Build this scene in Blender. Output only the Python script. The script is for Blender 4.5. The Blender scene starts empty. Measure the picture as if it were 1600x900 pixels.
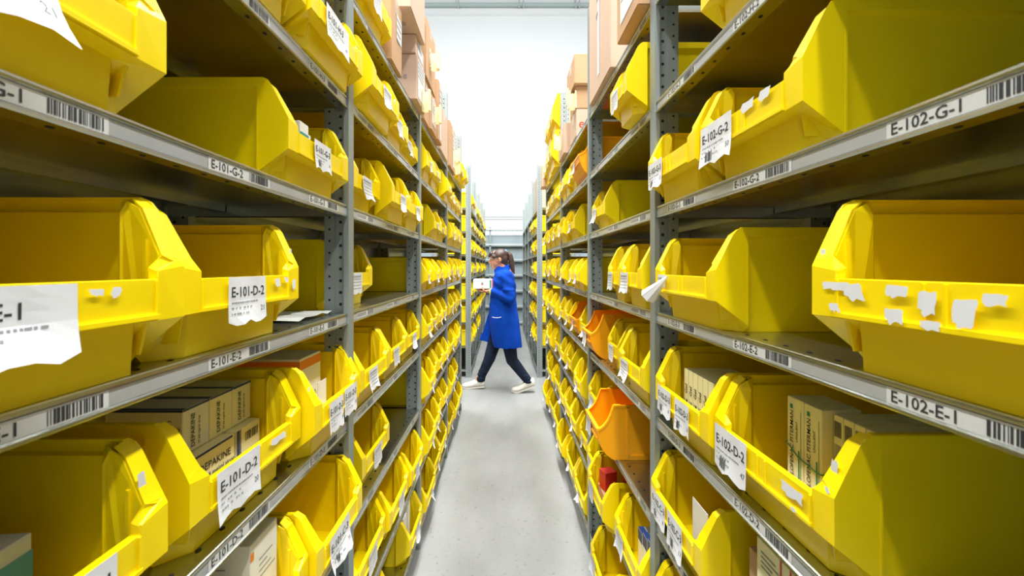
import bpy, bmesh, math, random
from mathutils import Vector, Matrix, Euler
random.seed(7)
R = math.radians
SC = bpy.context.scene
COL = SC.collection
# ------------------------------------------------------------------ camera, light, exposure
F_PX = 655.0
CAM_H = 1.41
cam = bpy.data.cameras.new('camera'); cam_o = bpy.data.objects.new('camera', cam); COL.objects.link(cam_o)
cam_o.location = (0, 0, CAM_H); cam_o.rotation_euler = (R(90), 0, 0)
cam.sensor_width = 36; cam.lens = F_PX / 1600 * 36
cam.shift_x = 12.5 / 1600; cam.shift_y = -33 / 1600
cam.clip_start = 0.02
cam.dof.use_dof = True; cam.dof.focus_distance = 1.7; cam.dof.aperture_fstop = 8.0
SC.camera = cam_o
SC.view_settings.view_transform = 'Standard'; SC.view_settings.look = 'None'
SC.view_settings.gamma = 1.0; SC.view_settings.use_curve_mapping = False
SC.view_settings.exposure = 0.74
world = bpy.data.worlds.new('hall_light'); SC.world = world; world.use_nodes = True
world.node_tree.nodes['Background'].inputs[0].default_value = (0.93, 0.97, 1.0, 1)
world.node_tree.nodes['Background'].inputs[1].default_value = 0.40
def area(name, loc, size, size_y, power, rot=(0, 0, 0), col=(0.97, 1.0, 0.98)):
    l = bpy.data.lights.new(name, 'AREA'); l.shape = 'RECTANGLE'; l.size = size; l.size_y = size_y
    l.energy = power; l.color = col
    o = bpy.data.objects.new(name, l); COL.objects.link(o); o.location = loc; o.rotation_euler = rot
    return o
area('strip_lamp_over_aisle', (0.05, 1.2, 8.0), 0.35, 11.0, 860)
area('strip_lamp_left_aisle', (-2.2, 1.2, 8.0), 0.35, 11.0, 600)
area('strip_lamp_right_aisle', (2.3, 1.2, 8.0), 0.35, 11.0, 600)
area('wall_fill_light', (0, 11.4, 8.6), 9.0, 1.4, 62, (R(50), 0, 0))  # added fill that brightens the back wall, not a known hall fixture
SC.cycles.max_bounces = 8; SC.cycles.diffuse_bounces = 5; SC.cycles.glossy_bounces = 3
SC.cycles.use_denoising = True

# ------------------------------------------------------------------ materials
def mat(name, col, rough=0.5, metal=0.0, noise=0.0, nscale=8.0, spec=0.5, bump=0.0, emis=0.0, sss=0.0):
    m = bpy.data.materials.new(name); m.use_nodes = True
    nt = m.node_tree; b = nt.nodes['Principled BSDF']
    b.inputs['Base Color'].default_value = (*col, 1); b.inputs['Roughness'].default_value = rough
    b.inputs['Metallic'].default_value = metal; b.inputs['Specular IOR Level'].default_value = spec
    if sss:
        b.inputs['Subsurface Weight'].default_value = sss; b.inputs['Subsurface Radius'].default_value = (0.02, 0.012, 0.002)
    if emis:
        b.inputs['Emission Color'].default_value = (*col, 1); b.inputs['Emission Strength'].default_value = emis
    if noise or bump:
        tc = nt.nodes.new('ShaderNodeTexCoord'); n = nt.nodes.new('ShaderNodeTexNoise')
        n.inputs['Scale'].default_value = nscale; n.inputs['Detail'].default_value = 6
        nt.links.new(tc.outputs['Object'], n.inputs['Vector'])
        if noise:
            r = nt.nodes.new('ShaderNodeValToRGB')
            r.color_ramp.elements[0].position = 0.3; r.color_ramp.elements[1].position = 0.7
            r.color_ramp.elements[0].color = (*[c * (1 - noise) for c in col], 1)
            r.color_ramp.elements[1].color = (*[min(1, c * (1 + noise)) for c in col], 1)
            nt.links.new(n.outputs['Fac'], r.inputs['Fac']); nt.links.new(r.outputs['Color'], b.inputs['Base Color'])
        if bump:
            bp = nt.nodes.new('ShaderNodeBump'); bp.inputs['Strength'].default_value = bump; bp.inputs['Distance'].default_value = 0.002
            nt.links.new(n.outputs['Fac'], bp.inputs['Height']); nt.links.new(bp.outputs['Normal'], b.inputs['Normal'])
    return m
M = {}
M['yellow'] = mat('yellow_plastic', (0.97, 0.72, 0.001), 0.34, noise=0.04, nscale=5, spec=0.4)
M['orange'] = mat('orange_plastic', (1.0, 0.40, 0.002), 0.4, noise=0.04, nscale=5, spec=0.4)
M['zinc'] = mat('galvanised_steel', (0.47, 0.50, 0.46), 0.27, 1.0, noise=0.08, nscale=14)
M['rail'] = mat('label_rail', (0.50, 0.52, 0.54), 0.32, 0.25, noise=0.05, nscale=14)
M['post'] = mat('upright_steel', (0.30, 0.34, 0.34), 0.45, 0.35, noise=0.06, nscale=9)
M['hole'] = mat('hole_dark', (0.012, 0.012, 0.01), 0.8)
M['paper'] = mat('white_paper', (0.74, 0.74, 0.77), 0.6, noise=0.03, nscale=30)
M['tag'] = mat('location_label_paper', (0.72, 0.72, 0.71), 0.4)
M['ink'] = mat('black_ink', (0.03, 0.03, 0.035), 0.6)
M['greyink'] = mat('grey_ink', (0.25, 0.25, 0.27), 0.6)
M['card'] = mat('cardboard', (0.55, 0.33, 0.18), 0.8, noise=0.06, nscale=6)
M['cardlight'] = mat('pale_cardboard', (0.62, 0.44, 0.33), 0.75, noise=0.04, nscale=6)
M['tape'] = mat('packing_tape', (0.62, 0.50, 0.38), 0.25)
M['cream'] = mat('cream_carton', (0.93, 0.88, 0.52), 0.5)
M['whitebox'] = mat('white_carton', (0.82, 0.82, 0.80), 0.45)
M['navy'] = mat('navy_print', (0.02, 0.05, 0.20), 0.5)
M['red'] = mat('red_print', (0.65, 0.03, 0.02), 0.45)
M['teal'] = mat('teal_print', (0.02, 0.30, 0.32), 0.45)
M['green'] = mat('green_print', (0.02, 0.28, 0.12), 0.5)
M['orangeprint'] = mat('orange_print', (0.80, 0.22, 0.02), 0.5)
M['skyblue'] = mat('light_blue_print', (0.12, 0.42, 0.55), 0.5)
M['pink'] = mat('pink_print', (0.85, 0.08, 0.30), 0.5)
M['note'] = mat('cream_note', (0.84, 0.76, 0.48), 0.6)
M['doorgrey'] = mat('blue_grey_panel', (0.27, 0.325, 0.345), 0.5, 0.1, noise=0.03, nscale=2)
M['lipwhite'] = mat('pale_steel_lip', (0.52, 0.57, 0.59), 0.4, 0.2)
M['wall'] = mat('white_wall', (0.88, 0.90, 0.90), 0.8, noise=0.01, nscale=1)
M['joint'] = mat('wall_joint', (0.50, 0.54, 0.53), 0.7)
M['pipe'] = mat('grey_green_pipe', (0.48, 0.56, 0.53), 0.5)
M['skin'] = mat('skin', (0.52, 0.24, 0.14), 0.55, noise=0.04, nscale=20, sss=0.1)
M['lip'] = mat('lips', (0.45, 0.10, 0.10), 0.5)
M['hair'] = mat('dark_brown_hair', (0.055, 0.028, 0.024), 0.45, noise=0.5, nscale=60, bump=0.6)
M['coat'] = mat('cobalt_cloth', (0.002, 0.050, 0.40), 0.8, noise=0.15, nscale=7, bump=0.3, spec=0.12)
M['jean'] = mat('dark_navy_denim', (0.010, 0.016, 0.036), 0.85, noise=0.4, nscale=14, bump=0.5, spec=0.2)
M['shoe'] = mat('off_white_leather', (0.78, 0.74, 0.68), 0.55, noise=0.05, nscale=25)
M['sole'] = mat('pale_sole', (0.70, 0.66, 0.60), 0.7)
M['band'] = mat('yellow_green_band', (0.60, 0.66, 0.12), 0.6)
M['hairtie'] = mat('bright_blue_tie', (0.01, 0.25, 0.55), 0.5)
M['plastic_clear'] = mat('clear_film', (0.75, 0.76, 0.72), 0.15)

def concrete():
    m = bpy.data.materials.new('concrete_floor'); m.use_nodes = True; nt = m.node_tree; b = nt.nodes['Principled BSDF']
    b.inputs['Roughness'].default_value = 0.42; b.inputs['Specular IOR Level'].default_value = 0.4
    tc = nt.nodes.new('ShaderNodeTexCoord')
    def noise(sc, det, lo, hi, c0, c1, stretch=None):
        n = nt.nodes.new('ShaderNodeTexNoise'); n.inputs['Scale'].default_value = sc; n.inputs['Detail'].default_value = det
        if stretch:
            mp = nt.nodes.new('ShaderNodeMapping'); mp.inputs['Scale'].default_value = stretch
            nt.links.new(tc.outputs['Object'], mp.inputs[0]); nt.links.new(mp.outputs[0], n.inputs['Vector'])
        else:
            nt.links.new(tc.outputs['Object'], n.inputs['Vector'])
        r = nt.nodes.new('ShaderNodeValToRGB'); e = r.color_ramp.elements
        e[0].position = lo; e[1].position = hi; e[0].color = (c0, c0, c0 * .99, 1); e[1].color = (c1, c1, c1, 1)
        nt.links.new(n.outputs['Fac'], r.inputs['Fac']); return r
    a = noise(1.6, 8, .3, .7, .265, .325); c = noise(3.4, 12, .38, .56, .88, 1.0, (1, .35, 1)); d = noise(45, 3, .30, .38, .72, 1.0)
    mx = nt.nodes.new('ShaderNodeMixRGB'); mx.blend_type = 'MULTIPLY'; mx.inputs[0].default_value = 1
    mx2 = nt.nodes.new('ShaderNodeMixRGB'); mx2.blend_type = 'MULTIPLY'; mx2.inputs[0].default_value = 1
    nt.links.new(a.outputs[0], mx.inputs[1]); nt.links.new(c.outputs[0], mx.inputs[2])
    nt.links.new(mx.outputs[0], mx2.inputs[1]); nt.links.new(d.outputs[0], mx2.inputs[2])
    nt.links.new(mx2.outputs[0], b.inputs['Base Color'])
    return m
M['floor'] = concrete()

# ------------------------------------------------------------------ helpers
class MB:
    def __init__(s): s.v = []; s.f = []; s.m = []; s.mats = []
    def mi(s, m):
        if m not in s.mats: s.mats.append(m)
        return s.mats.index(m)
    def face(s, pts, m):
        n = len(s.v); s.v += [tuple(p) for p in pts]; s.f.append(tuple(range(n, n + len(pts)))); s.m.append(s.mi(m))
    def mesh(s, verts, faces, m):
        n = len(s.v); s.v += [tuple(p) for p in verts]; k = s.mi(m)
        for f in faces: s.f.append(tuple(i + n for i in f)); s.m.append(k)
    def box(s, a, b, m, fm=None):
        x0, y0, z0 = a; x1, y1, z1 = b
        v = [(x0, y0, z0), (x1, y0, z0), (x1, y1, z0), (x0, y1, z0), (x0, y0, z1), (x1, y0, z1), (x1, y1, z1), (x0, y1, z1)]
        F = {'b': (0, 3, 2, 1), 't': (4, 5, 6, 7), 'f': (0, 1, 5, 4), 'r': (1, 2, 6, 5), 'k': (2, 3, 7, 6), 'l': (3, 0, 4, 7)}
        n = len(s.v); s.v += v
        for k, f in F.items():
            s.f.append(tuple(i + n for i in f)); s.m.append(s.mi((fm or {}).get(k, m)))
    def extrude(s, prof, y0, y1, m, closed=False):            # prof in (x, z), swept along y
        n = len(s.v); k = s.mi(m); L = len(prof)
        for y in (y0, y1): s.v += [(p[0], y, p[1]) for p in prof]
        for i in range(L if closed else L - 1):
            j = (i + 1) % L; s.f.append((n + i, n + j, n + L + j, n + L + i)); s.m.append(k)
    def disc(s, c, r, axis, m, n=8, sx=1.0):
        pts = []
        for i in range(n):
            a = 2 * math.pi * i / n; u, w = r * sx * math.cos(a), r * math.sin(a)
            pts.append({'z': (c[0] + w, c[1] + u, c[2]), 'y': (c[0] + u, c[1], c[2] + w), 'x': (c[0], c[1] + u, c[2] + w)}[axis])
        s.face(pts, m)
    def tube(s, a, b, r0, r1, m, n=10, caps=True):
        a = Vector(a); b = Vector(b); d = (b - a).normalized()
        u = d.orthogonal().normalized(); w = d.cross(u); k = len(s.v); mi = s.mi(m)
        for c, r in ((a, r0), (b, r1)):
            for i in range(n):
                t = 2 * math.pi * i / n; s.v.append(tuple(c + (u * math.cos(t) + w * math.sin(t)) * r))
        for i in range(n):
            j = (i + 1) % n; s.f.append((k + i, k + j, k + n + j, k + n + i)); s.m.append(mi)
        if caps:
            s.f.append(tuple(k + n - 1 - i for i in range(n))); s.m.append(mi)
            s.f.append(tuple(k + n + i for i in range(n))); s.m.append(mi)
    def ball(s, c, r, m, seg=12, rings=8, rot=None):
        if not isinstance(r, (tuple, list)): r = (r, r, r)
        n = len(s.v); mi = s.mi(m); Rm = rot.to_matrix() if rot else None
        for i in range(rings + 1):
            ph = math.pi * i / rings
            for j in range(seg):
                th = 2 * math.pi * j / seg
                p = Vector((r[0] * math.sin(ph) * math.cos(th), r[1] * math.sin(ph) * math.sin(th), r[2] * math.cos(ph)))
                if Rm: p = Rm @ p
                s.v.append((c[0] + p.x, c[1] + p.y, c[2] + p.z))
        for i in range(rings):
            for j in range(seg):
                k = (j + 1) % seg; s.f.append((n + i * seg + j, n + (i + 1) * seg + j, n + (i + 1) * seg + k, n + i * seg + k)); s.m.append(mi)
    def capsule(s, a, b, ra, rb, m):
        s.ball(a, ra, m); s.ball(b, rb, m); s.tube(a, b, ra, rb, m, 14, True)
    def data(s, name, smooth=False):
        me = bpy.data.meshes.new(name); me.from_pydata(s.v, [], s.f)
        for m in s.mats: me.materials.append(m)
        me.polygons.foreach_set('material_index', s.m)
        if smooth: me.polygons.foreach_set('use_smooth', [True] * len(me.polygons))
        me.update(); return me
    def build(s, name, parent=None, smooth=False):
        return link(name, s.data(name, smooth), parent)
def link(name, me, parent=None):
    o = bpy.data.objects.new(name, me); COL.objects.link(o)
    if parent is not None: o.parent = parent
    return o
def tag(o, label=None, cat=None, group=None, kind=None):
    if label: o['label'] = label
    if cat: o['category'] = cat
    if group: o['group'] = group
    if kind: o['kind'] = kind
    return o
def empty(name, loc=(0, 0, 0), rz=0):
    o = bpy.data.objects.new(name, None); COL.objects.link(o); o.location = loc; o.rotation_euler = (0, 0, rz); o.empty_display_size = .05
    return o
def bake(me, mods):
    o = bpy.data.objects.new('tmp', me); COL.objects.link(o)
    for typ, props in mods:
        md = o.modifiers.new(typ, typ)
        for k, v in props.items(): setattr(md, k, v)
    dg = bpy.context.evaluated_depsgraph_get(); dg.update()
    out = bpy.data.meshes.new_from_object(o.evaluated_get(dg))
    bpy.data.objects.remove(o); return out
_tc = {}
def text2d(s, h, bold=0.0):
    """triangulated lettering: (verts (x, y), faces, width), digits of height h, starting at x = 0"""
    key = (s, bold)
    if key not in _tc:
        cu = bpy.data.curves.new('t', 'FONT'); cu.body = s; cu.size = 1.0; cu.resolution_u = 2; cu.offset = bold
        o = bpy.data.objects.new('t', cu); COL.objects.link(o)
        dg = bpy.context.evaluated_depsgraph_get(); dg.update()
        me = bpy.data.meshes.new_from_object(o.evaluated_get(dg))
        vs = [(v.co.x, v.co.y) for v in me.vertices]; fs = [tuple(p.vertices) for p in me.polygons]
        bpy.data.objects.remove(o); bpy.data.meshes.remove(me); _tc[key] = (vs, fs)
    vs, fs = _tc[key]; k = h / 0.70
    x0 = min(v[0] for v in vs) if vs else 0
    out = [((v[0] - x0) * k, v[1] * k) for v in vs]
    return out, fs, max(v[0] for v in out)
def barcode(rng, w):
    x = 0; bars = []
    while x < w:
        b = rng.choice((.0008, .0012, .002, .003)); bars.append((x, min(w, x + b))); x += b + rng.choice((.0008, .0012, .002))
    return bars

# ------------------------------------------------------------------ geometry of the rack rows
XF = 0.423                                     # shelf edge, metres from the middle of the aisle
DEPTH = 0.50
LEVELS = {'A': 0.10, 'B': 0.40, 'C': 0.70, 'D': 0.995, 'E': 1.285, 'G': 1.577, 'H': 1.87, 'I': 2.17}
WORD = {'A': 'lowest', 'B': 'second', 'C': 'third', 'D': 'fourth', 'E': 'fifth', 'G': 'sixth', 'H': 'seventh', 'I': 'top'}
POSTS_L = [0.10, 1.152, 2.11, 3.11, 4.13]
POSTS_R = [0.10, 1.186, 2.09, 3.11, 4.20]
POSTS_2 = [5.35, 6.35, 7.38, 8.40, 9.40]

# ------------------------------------------------------------------ the hall
b = MB(); b.face([(-7, -2.5, 0), (7, -2.5, 0), (7, 14.2, 0), (-7, 14.2, 0)], M['floor'])
tag(b.build('floor'), kind='structure')
b = MB(); b.box((-7, 14.0, 0), (7, 14.2, 11.5), M['wall'])
for z in (3.0, 3.08): b.box((-7, 13.985, z - .012), (7, 14.0, z + .012), M['joint'])
for x in (-6, -3.9, -1.6, .5, 2.36, 4.4): b.box((x - .01, 13.99, 10.2), (x + .01, 14.0, 11.5), M['joint'])
tag(b.build('wall_back'), kind='structure')
b = MB(); b.box((-7, 13.82, 9.78), (7, 14.0, 9.93), M['wall'])
b.tube((-7, 13.85, 10.06), (7, 13.85, 10.06), .075, .075, M['pipe'], 12)
for x in (-3.4, -1.5, .5, .64, 2.36, 2.48): b.box((x - .02, 13.76, 9.92), (x + .02, 13.95, 10.17), M['joint'])
tag(b.build('trim_1'), kind='structure')

# ------------------------------------------------------------------ racks
_shelf_cache = {}
def shelf_mesh(s, L):
    key = (s, round(L, 3))
    if key in _shelf_cache: return _shelf_cache[key]
    b = MB(); x = lambda X: s * X
    prof = [(XF + DEPTH, -.03), (XF + DEPTH, 0), (XF + .02, 0), (XF + .0022, .0006), (XF + .0004, -.0006), (XF, -.003), (XF + .0004, -.0055), (XF + .003, -.007),
            (XF + .003, -.0255), (XF - .0004, -.0275), (XF - .0008, -.030), (XF + .0012, -.032), (XF + .028, -.032), (XF + .028, -.028), (XF + .004, -.028), (XF + .004, -.0035), (XF + DEPTH - .004, -.0035), (XF + DEPTH - .004, -.03)]
    b.extrude([(x(p[0]), p[1]) for p in prof], .016, L - .016, M['zinc'], True)
    b.face([(x(XF + .0026), .018, -.0072), (x(XF + .0026), L - .018, -.0072), (x(XF + .0026), L - .018, -.0253), (x(XF + .0026), .018, -.0253)], M['rail'])
    for y in (.016, L - .016):                                   # end flanges
        b.box((min(x(XF + .003), x(XF + DEPTH)), y - .0012, -.03), (max(x(XF + .003), x(XF + DEPTH)), y + .0012, -.001), M['zinc'])
    for X in (XF + .33,): b.box((min(x(X), x(X + .03)), .02, -.018), (max(x(X), x(X + .03)), L - .02, -.0036), M['zinc'])
    n = int((L - .06) / .052)
    for i in range(n):
        y = .045 + i * .052
        b.disc((x(XF + .024), y, .0007), .0036, 'z', M['hole'], 8, 1.5)
        b.disc((x(XF + .016), y, -.0326), .0032, 'z', M['hole'], 8, 1.4)
        if i % 2: b.disc((x(XF + DEPTH - .03), y, .0007), .004, 'z', M['hole'], 8, 1.5)
    me = b.data('shelf'); _shelf_cache[key] = me; return me
_up_cache = {}
def upright_mesh(s, front=True, inner_end=False):
    key = (s, front)
    if key in _up_cache: return _up_cache[key]
    b = MB(); H = 2.70
    def bx(X0, X1, y0, y1, z0, z1, m): b.box((min(s * X0, s * X1), y0, z0), (max(s * X0, s * X1), y1, z1), m)
    if front: X0, X1, d = XF - .003, XF + .003, 1
    else: X0, X1, d = XF + DEPTH + .003, XF + DEPTH - .003, -1
    bx(X0, X1, -.019, .019, 0, H, M['post'])
    for q in (-1, 1):
        bx(X1, X1 + d * .008, q * .019 - (.003 if q > 0 else 0), q * .019 + (.003 if q < 0 else 0), 0, H, M['post'])
    bx(X1, X1 + d * .034, -.0075, .0075, 0, H, M['post'])
    bx(X1 + d * .034, X1 + d * .062, -.013, .013, 0, H, M['post'])
    bx(X0 - d * .0, X1 + d * .066, -.023, .023, 0, .006, M['post'])
    z = .06
    while z < H - .02:
        for y in (-.0079, .0079): b.disc((s * (X1 + d * .020), y, z), .0046, 'y', M['hole'], 8, 1.0)
        for y in (-.0134, .0134): b.disc((s * (X1 + d * .048), y, z + .012), .0036, 'y', M['hole'], 6, 1.0)
        z += .032
    me = b.data('upright'); _up_cache[key] = me; return me
def shelf_label(parent, s, y_start, txt, rng, near=True):
    """printed location label on the shelf lip; reads along the aisle; local frame of the shelf"""
    b = MB(); Lw = .158; h = .0185; zc = -.0163
    X = XF + .0022
    dirn = 1 if s < 0 else -1                        # reading direction along y
    def P(u, w, e=0): return (s * (X - e), y_start + dirn * u, zc + w)
    b.face([P(0, -h / 2), P(Lw, -h / 2), P(Lw, h / 2), P(0, h / 2)], M['tag'])
    if near:
        vs, fs, w = text2d(txt, .0125, .010); k = min(1.0, .084 / w)
        b.mesh([P(.006 + v[0] * k, v[1] - .0062, .0004) for v in vs], fs, M['ink'])
    else:
        u = .006
        for ch in range(8):
            b.face([P(u, -.005, .0004), P(u + .0055, -.005, .0004), P(u + .0055, .005, .0004), P(u, .005, .0004)][::1], M['greyink']); u += .0095
    for (p, q) in barcode(rng, .055):
        b.face([P(.097 + p, -.0072, .0004), P(.097 + q, -.0072, .0004), P(.097 + q, .0072, .0004), P(.097 + p, .0072, .0004)], M['ink' if near else 'greyink'])
    b.build('shelf_label', parent)
def rack(name, label, s, posts, levels, nums=None, near_bays=(), panels=True, strips=True, pre=None):
    root = empty('shelving_rack', (0, posts[0], 0)); tag(root, label, 'shelving rack')
    rng = random.Random(len(label))
    for p in posts:
        for fr in (True, False):
            o = link('upright', upright_mesh(s, fr), root); o.location = (0, p - posts[0], 0)
    if pre is not None:                                  # the bay beside and behind the camera
        Lp = posts[0] - pre
        for fr in (True, False):
            o = link('upright', upright_mesh(s, fr), root); o.location = (0, -Lp, 0)
        for k, z in levels.items():
            sh = link('shelf', shelf_mesh(s, Lp), root); sh.location = (0, -Lp, z)
        bp = MB(); X0, X1 = sorted((s * (XF + DEPTH + .006), s * (XF + DEPTH + .008)))
        bp.box((X0, -Lp, .05), (X1, 0, 2.17), M['zinc']); bp.build('back_panel', root)
    for i in range(len(posts) - 1):
        L = posts[i + 1] - posts[i]
        for k, z in levels.items():
            sh = link('shelf', shelf_mesh(s, L), root); sh.location = (0, posts[i] - posts[0], z)
            if not strips: continue
            if i == 0 and near_bays:
                for n, ys in near_bays:
                    shelf_label(sh, s, ys - posts[0], 'E-%s-%s-%d' % (nums, k, n), rng, True)
            elif i in (1, 2):
                for q in range(3):
                    ys = .06 + q * .31 + (0 if s < 0 else .16)
                    if ys + .16 < L or s > 0: shelf_label(sh, s, ys, '', rng, False)
        if panels:
            bp = MB(); X0, X1 = sorted((s * (XF + DEPTH + .006), s * (XF + DEPTH + .008)))
            bp.box((X0, .0, .05), (X1, L, 2.17), M['zinc'])
            for z in (.55, 1.1, 1.65):
                bp.box((min(X0, X0 - s * .004), .0, z - .006), (max(X1, X1 - s * .004), L, z + .006), M['zinc'])
            o = bp.build('back_panel', root); o.location = (0, posts[i] - posts[0], 0)
    return root
rack('shelving_rack', 'long grey steel rack along the left of the aisle, nearest block', -1, POSTS_L, LEVELS, '101', ((1, .293), (2, .603), (3, .915)), pre=-1.0)
rack('shelving_rack', 'long grey steel rack along the right of the aisle, nearest block', 1, POSTS_R, LEVELS, '102', ((1, .466), (2, .778), (3, 1.09)), pre=-1.0)
rack('shelving_rack', 'grey steel rack beyond the cross aisle, left side behind the woman', -1, POSTS_2, LEVELS)
rack('shelving_rack', 'mostly empty grey steel rack beyond the cross aisle, right side', 1, POSTS_2, LEVELS, panels=True)

# rack standing across the far end
er = empty('shelving_rack', (0, 9.95, 0)); tag(er, 'empty blue-grey rack with closed back across the far end of the aisle', 'shelving rack')
bz = [.10, .48, .85, 1.22, 1.58, 1.94]
for x in (-2.4, -1.4, -.33, .72, 1.75):
    q = MB(); q.box((x - .02, 0, 0), (x + .02, .03, 2.36), M['doorgrey']); q.build('upright', er)
for z in bz + [2.30]:
    q = MB(); q.box((-2.4, -.006, z - .018), (2.4, .0, z + .018), M['lipwhite']); q.box((-2.4, 0, z - .045), (2.4, .008, z - .018), M['post'])
    q.box((-2.4, 0, z + .010), (2.4, .36, z + .018), M['doorgrey'])
    if z > 2.2:
        for i in range(48): q.disc((-2.35 + i * .1, -.0015, z - .032), .010, 'y', M['lipwhite'])
    q.build('shelf', er)
q = MB(); q.box((-2.4, .10, 0.02), (2.4, .11, 2.17), M['doorgrey']); q.build('back_panel', er)

# ------------------------------------------------------------------ bins
def bin_mesh(W=.305, D=.48, H=.2, ridges=True):
    w = W / 2; h = H / .2; a = .060 * h; c = .120 * h; l = .104 * h; t = .036; r = .060
    y = M['yellow']; b = MB()
    fw = min(.038, W * .16); fi = min(.026, W * .11)
    b.face([(-(w - fw - .006), .028, 0), (w - fw - .006, .028, 0), (w - .014, r, 0), (w - .016, D - .012, 0), (-(w - .016), D - .012, 0), (-(w - .014), r, 0)], y)
    for s in (-1, 1):
        S = lambda u, v, z: (s * u, v, z)
        # body side, rim
        b.face([S(w - .014, r, 0), S(w - .016, D - .012, 0), S(w - .009, D - .006, H - .018), S(w - .009, r, H - .018)], y)
        b.face([S(w - .009, r, H - .018), S(w - .009, D - .006, H - .018), S(w - .001, D, H - .016), S(w - .001, r, H - .016)], y)
        b.face([S(w - .001, r, H - .016), S(w - .001, D, H - .016), S(w - .001, D, H), S(w - .001, r, H)], y)
        b.face([S(w - .001, t + .012, H), S(w - .001, D, H), S(w - .007, D - .006, H), S(w - .007, t + .012, H)], y)
        # cheek
        b.face([S(w, 0, a), S(w, 0, c), S(w, t - .004, H - .014), S(w, t + .003, H - .004), S(w, t + .012, H), S(w, r, H), S(w, r, .012)], y)
        b.face([S(w, r, .012), S(w, r, H), S(w - .009, r, H - .018), S(w - .014, r, 0)], y)
        # underside facets
        A = S(w, 0, a); Rr = S(w, r, .012); B = S(w - .014, r, 0); C = S(w - fw - .006, .028, 0); Dp = S(w - fw - .006, .024, a - .003)
        b.face([A, Rr, Dp], y); b.face([Dp, Rr, B, C], y)
        # corner block and sloping flange
        b.face([S(w, 0, a), S(w - fw, 0, a), S(w - fw, 0, c - .006), S(w, 0, c)], y)
        b.face([S(w - fw, 0, l), S(w - fw, 0, c - .006), S(w - fw, .010, c - .002), S(w - fw, .010, l)], y)
        b.face([S(w, 0, c), S(w - fw, 0, c - .006), S(w - fw, .010, c - .002), S(w - fi, .006, c + .012), S(w - .003, .003, c + .008)], y)
        b.face([S(w, 0, c), S(w - fi, .006, c + .012), S(w - fi * .8, t - .002, H - .014), S(w, t - .004, H - .014)], y)
        b.face([S(w, t - .004, H - .014), S(w - fi * .8, t - .002, H - .014), S(w - fi * .7, t + .012, H - .003), S(w, t + .012, H)], y)
        # inner cheek wall with its step
        b.face([S(w - fi, .010, l - .01), S(w - fi, .008, c + .012), S(w - fi * .8, t, H - .014), S(w - fi * .8, t + .014, H - .006), S(w - fi, t + .018, H - .02), S(w - fi, t + .018, .02), S(w - fi - .006, .026, .02)], y)
        b.face([S(w - fi, t + .018, .02), S(w - fi, t + .018, H - .02), S(w - fi * .8, t + .014, H - .006), S(w - .010, r + .006, H - .004), S(w - .012, r + .008, .01)], y)
    # lip, its top, the inside of the lip, the front wall
    u = w - fw
    b.face([(-w, 0, a), (-w + fw, 0, a), (u, 0, a), (w, 0, a), (u - .006, .024, a - .003), (-u + .006, .024, a - .003)], y)
    b.face([(-u, 0, a), (u, 0, a), (u, 0, l), (-u, 0, l)], y)
    b.face([(-u, 0, l), (u, 0, l), (u, .009, l), (-u, .009, l)], y)
    b.face([(-u, .009, l), (u, .009, l), (u - .006, .024, a - .003), (-u + .006, .024, a - .003)], y)
    b.face([(-u + .006, .024, a - .003), (u - .006, .024, a - .003), (w - fw - .006, .028, 0), (-(w - fw - .006), .028, 0)], y)
    # back wall
    b.face([(-(w - .016), D - .012, 0), (w - .016, D - .012, 0), (w - .009, D - .006, H), (-(w - .009), D - .006, H)], y)
    b.face([(-(w - .001), D, H - .016), (w - .001, D, H - .016), (w - .001, D, H), (-(w - .001), D, H)], y)
    b.face([(-(w - .001), D, H), (w - .001, D, H), (w - .009, D - .006, H), (-(w - .009), D - .006, H)], y)
    me = b.data('bin_shell')
    bm = bmesh.new(); bm.from_mesh(me); bmesh.ops.remove_doubles(bm, verts=bm.verts, dist=.0004); bm.to_mesh(me); bm.free()
    me = bake(me, [('SOLIDIFY', dict(thickness=.0026, offset=0)), ('BEVEL', dict(width=.0012, segments=2, limit_method='ANGLE', angle_limit=R(28), harden_normals=False))] if ridges else [('SOLIDIFY', dict(thickness=.003, offset=0))])
    if ridges:                                          # raised frame on the lip, rib on the flank
        b2 = MB(); b2.mesh([v.co[:] for v in me.vertices], [tuple(p.vertices) for p in me.polygons], y)
        b2.box((-u, -.0035, a + .001), (u, .0005, a + .006), y)
        for x in (-u + .001, -.012, .008, u - .004): b2.box((x, -.0028, a + .006), (x + .003, .0005, l - .001), y)
        for s in (-1, 1):
            b2.box((min(s * (w - .001), s * (w + .0015)), r - .003, .014), (max(s * (w - .001), s * (w + .0015)), r, H - .02), y)
            b2.box((min(s * (w - fi - .003), s * (w - fi + .001)), .022, .07 * h), (max(s * (w - fi - .003), s * (w - fi + .001)), .026, .15 * h), y)
        me = b2.data('bin_shell')
    me.name = 'storage_bin'
    return me
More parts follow.
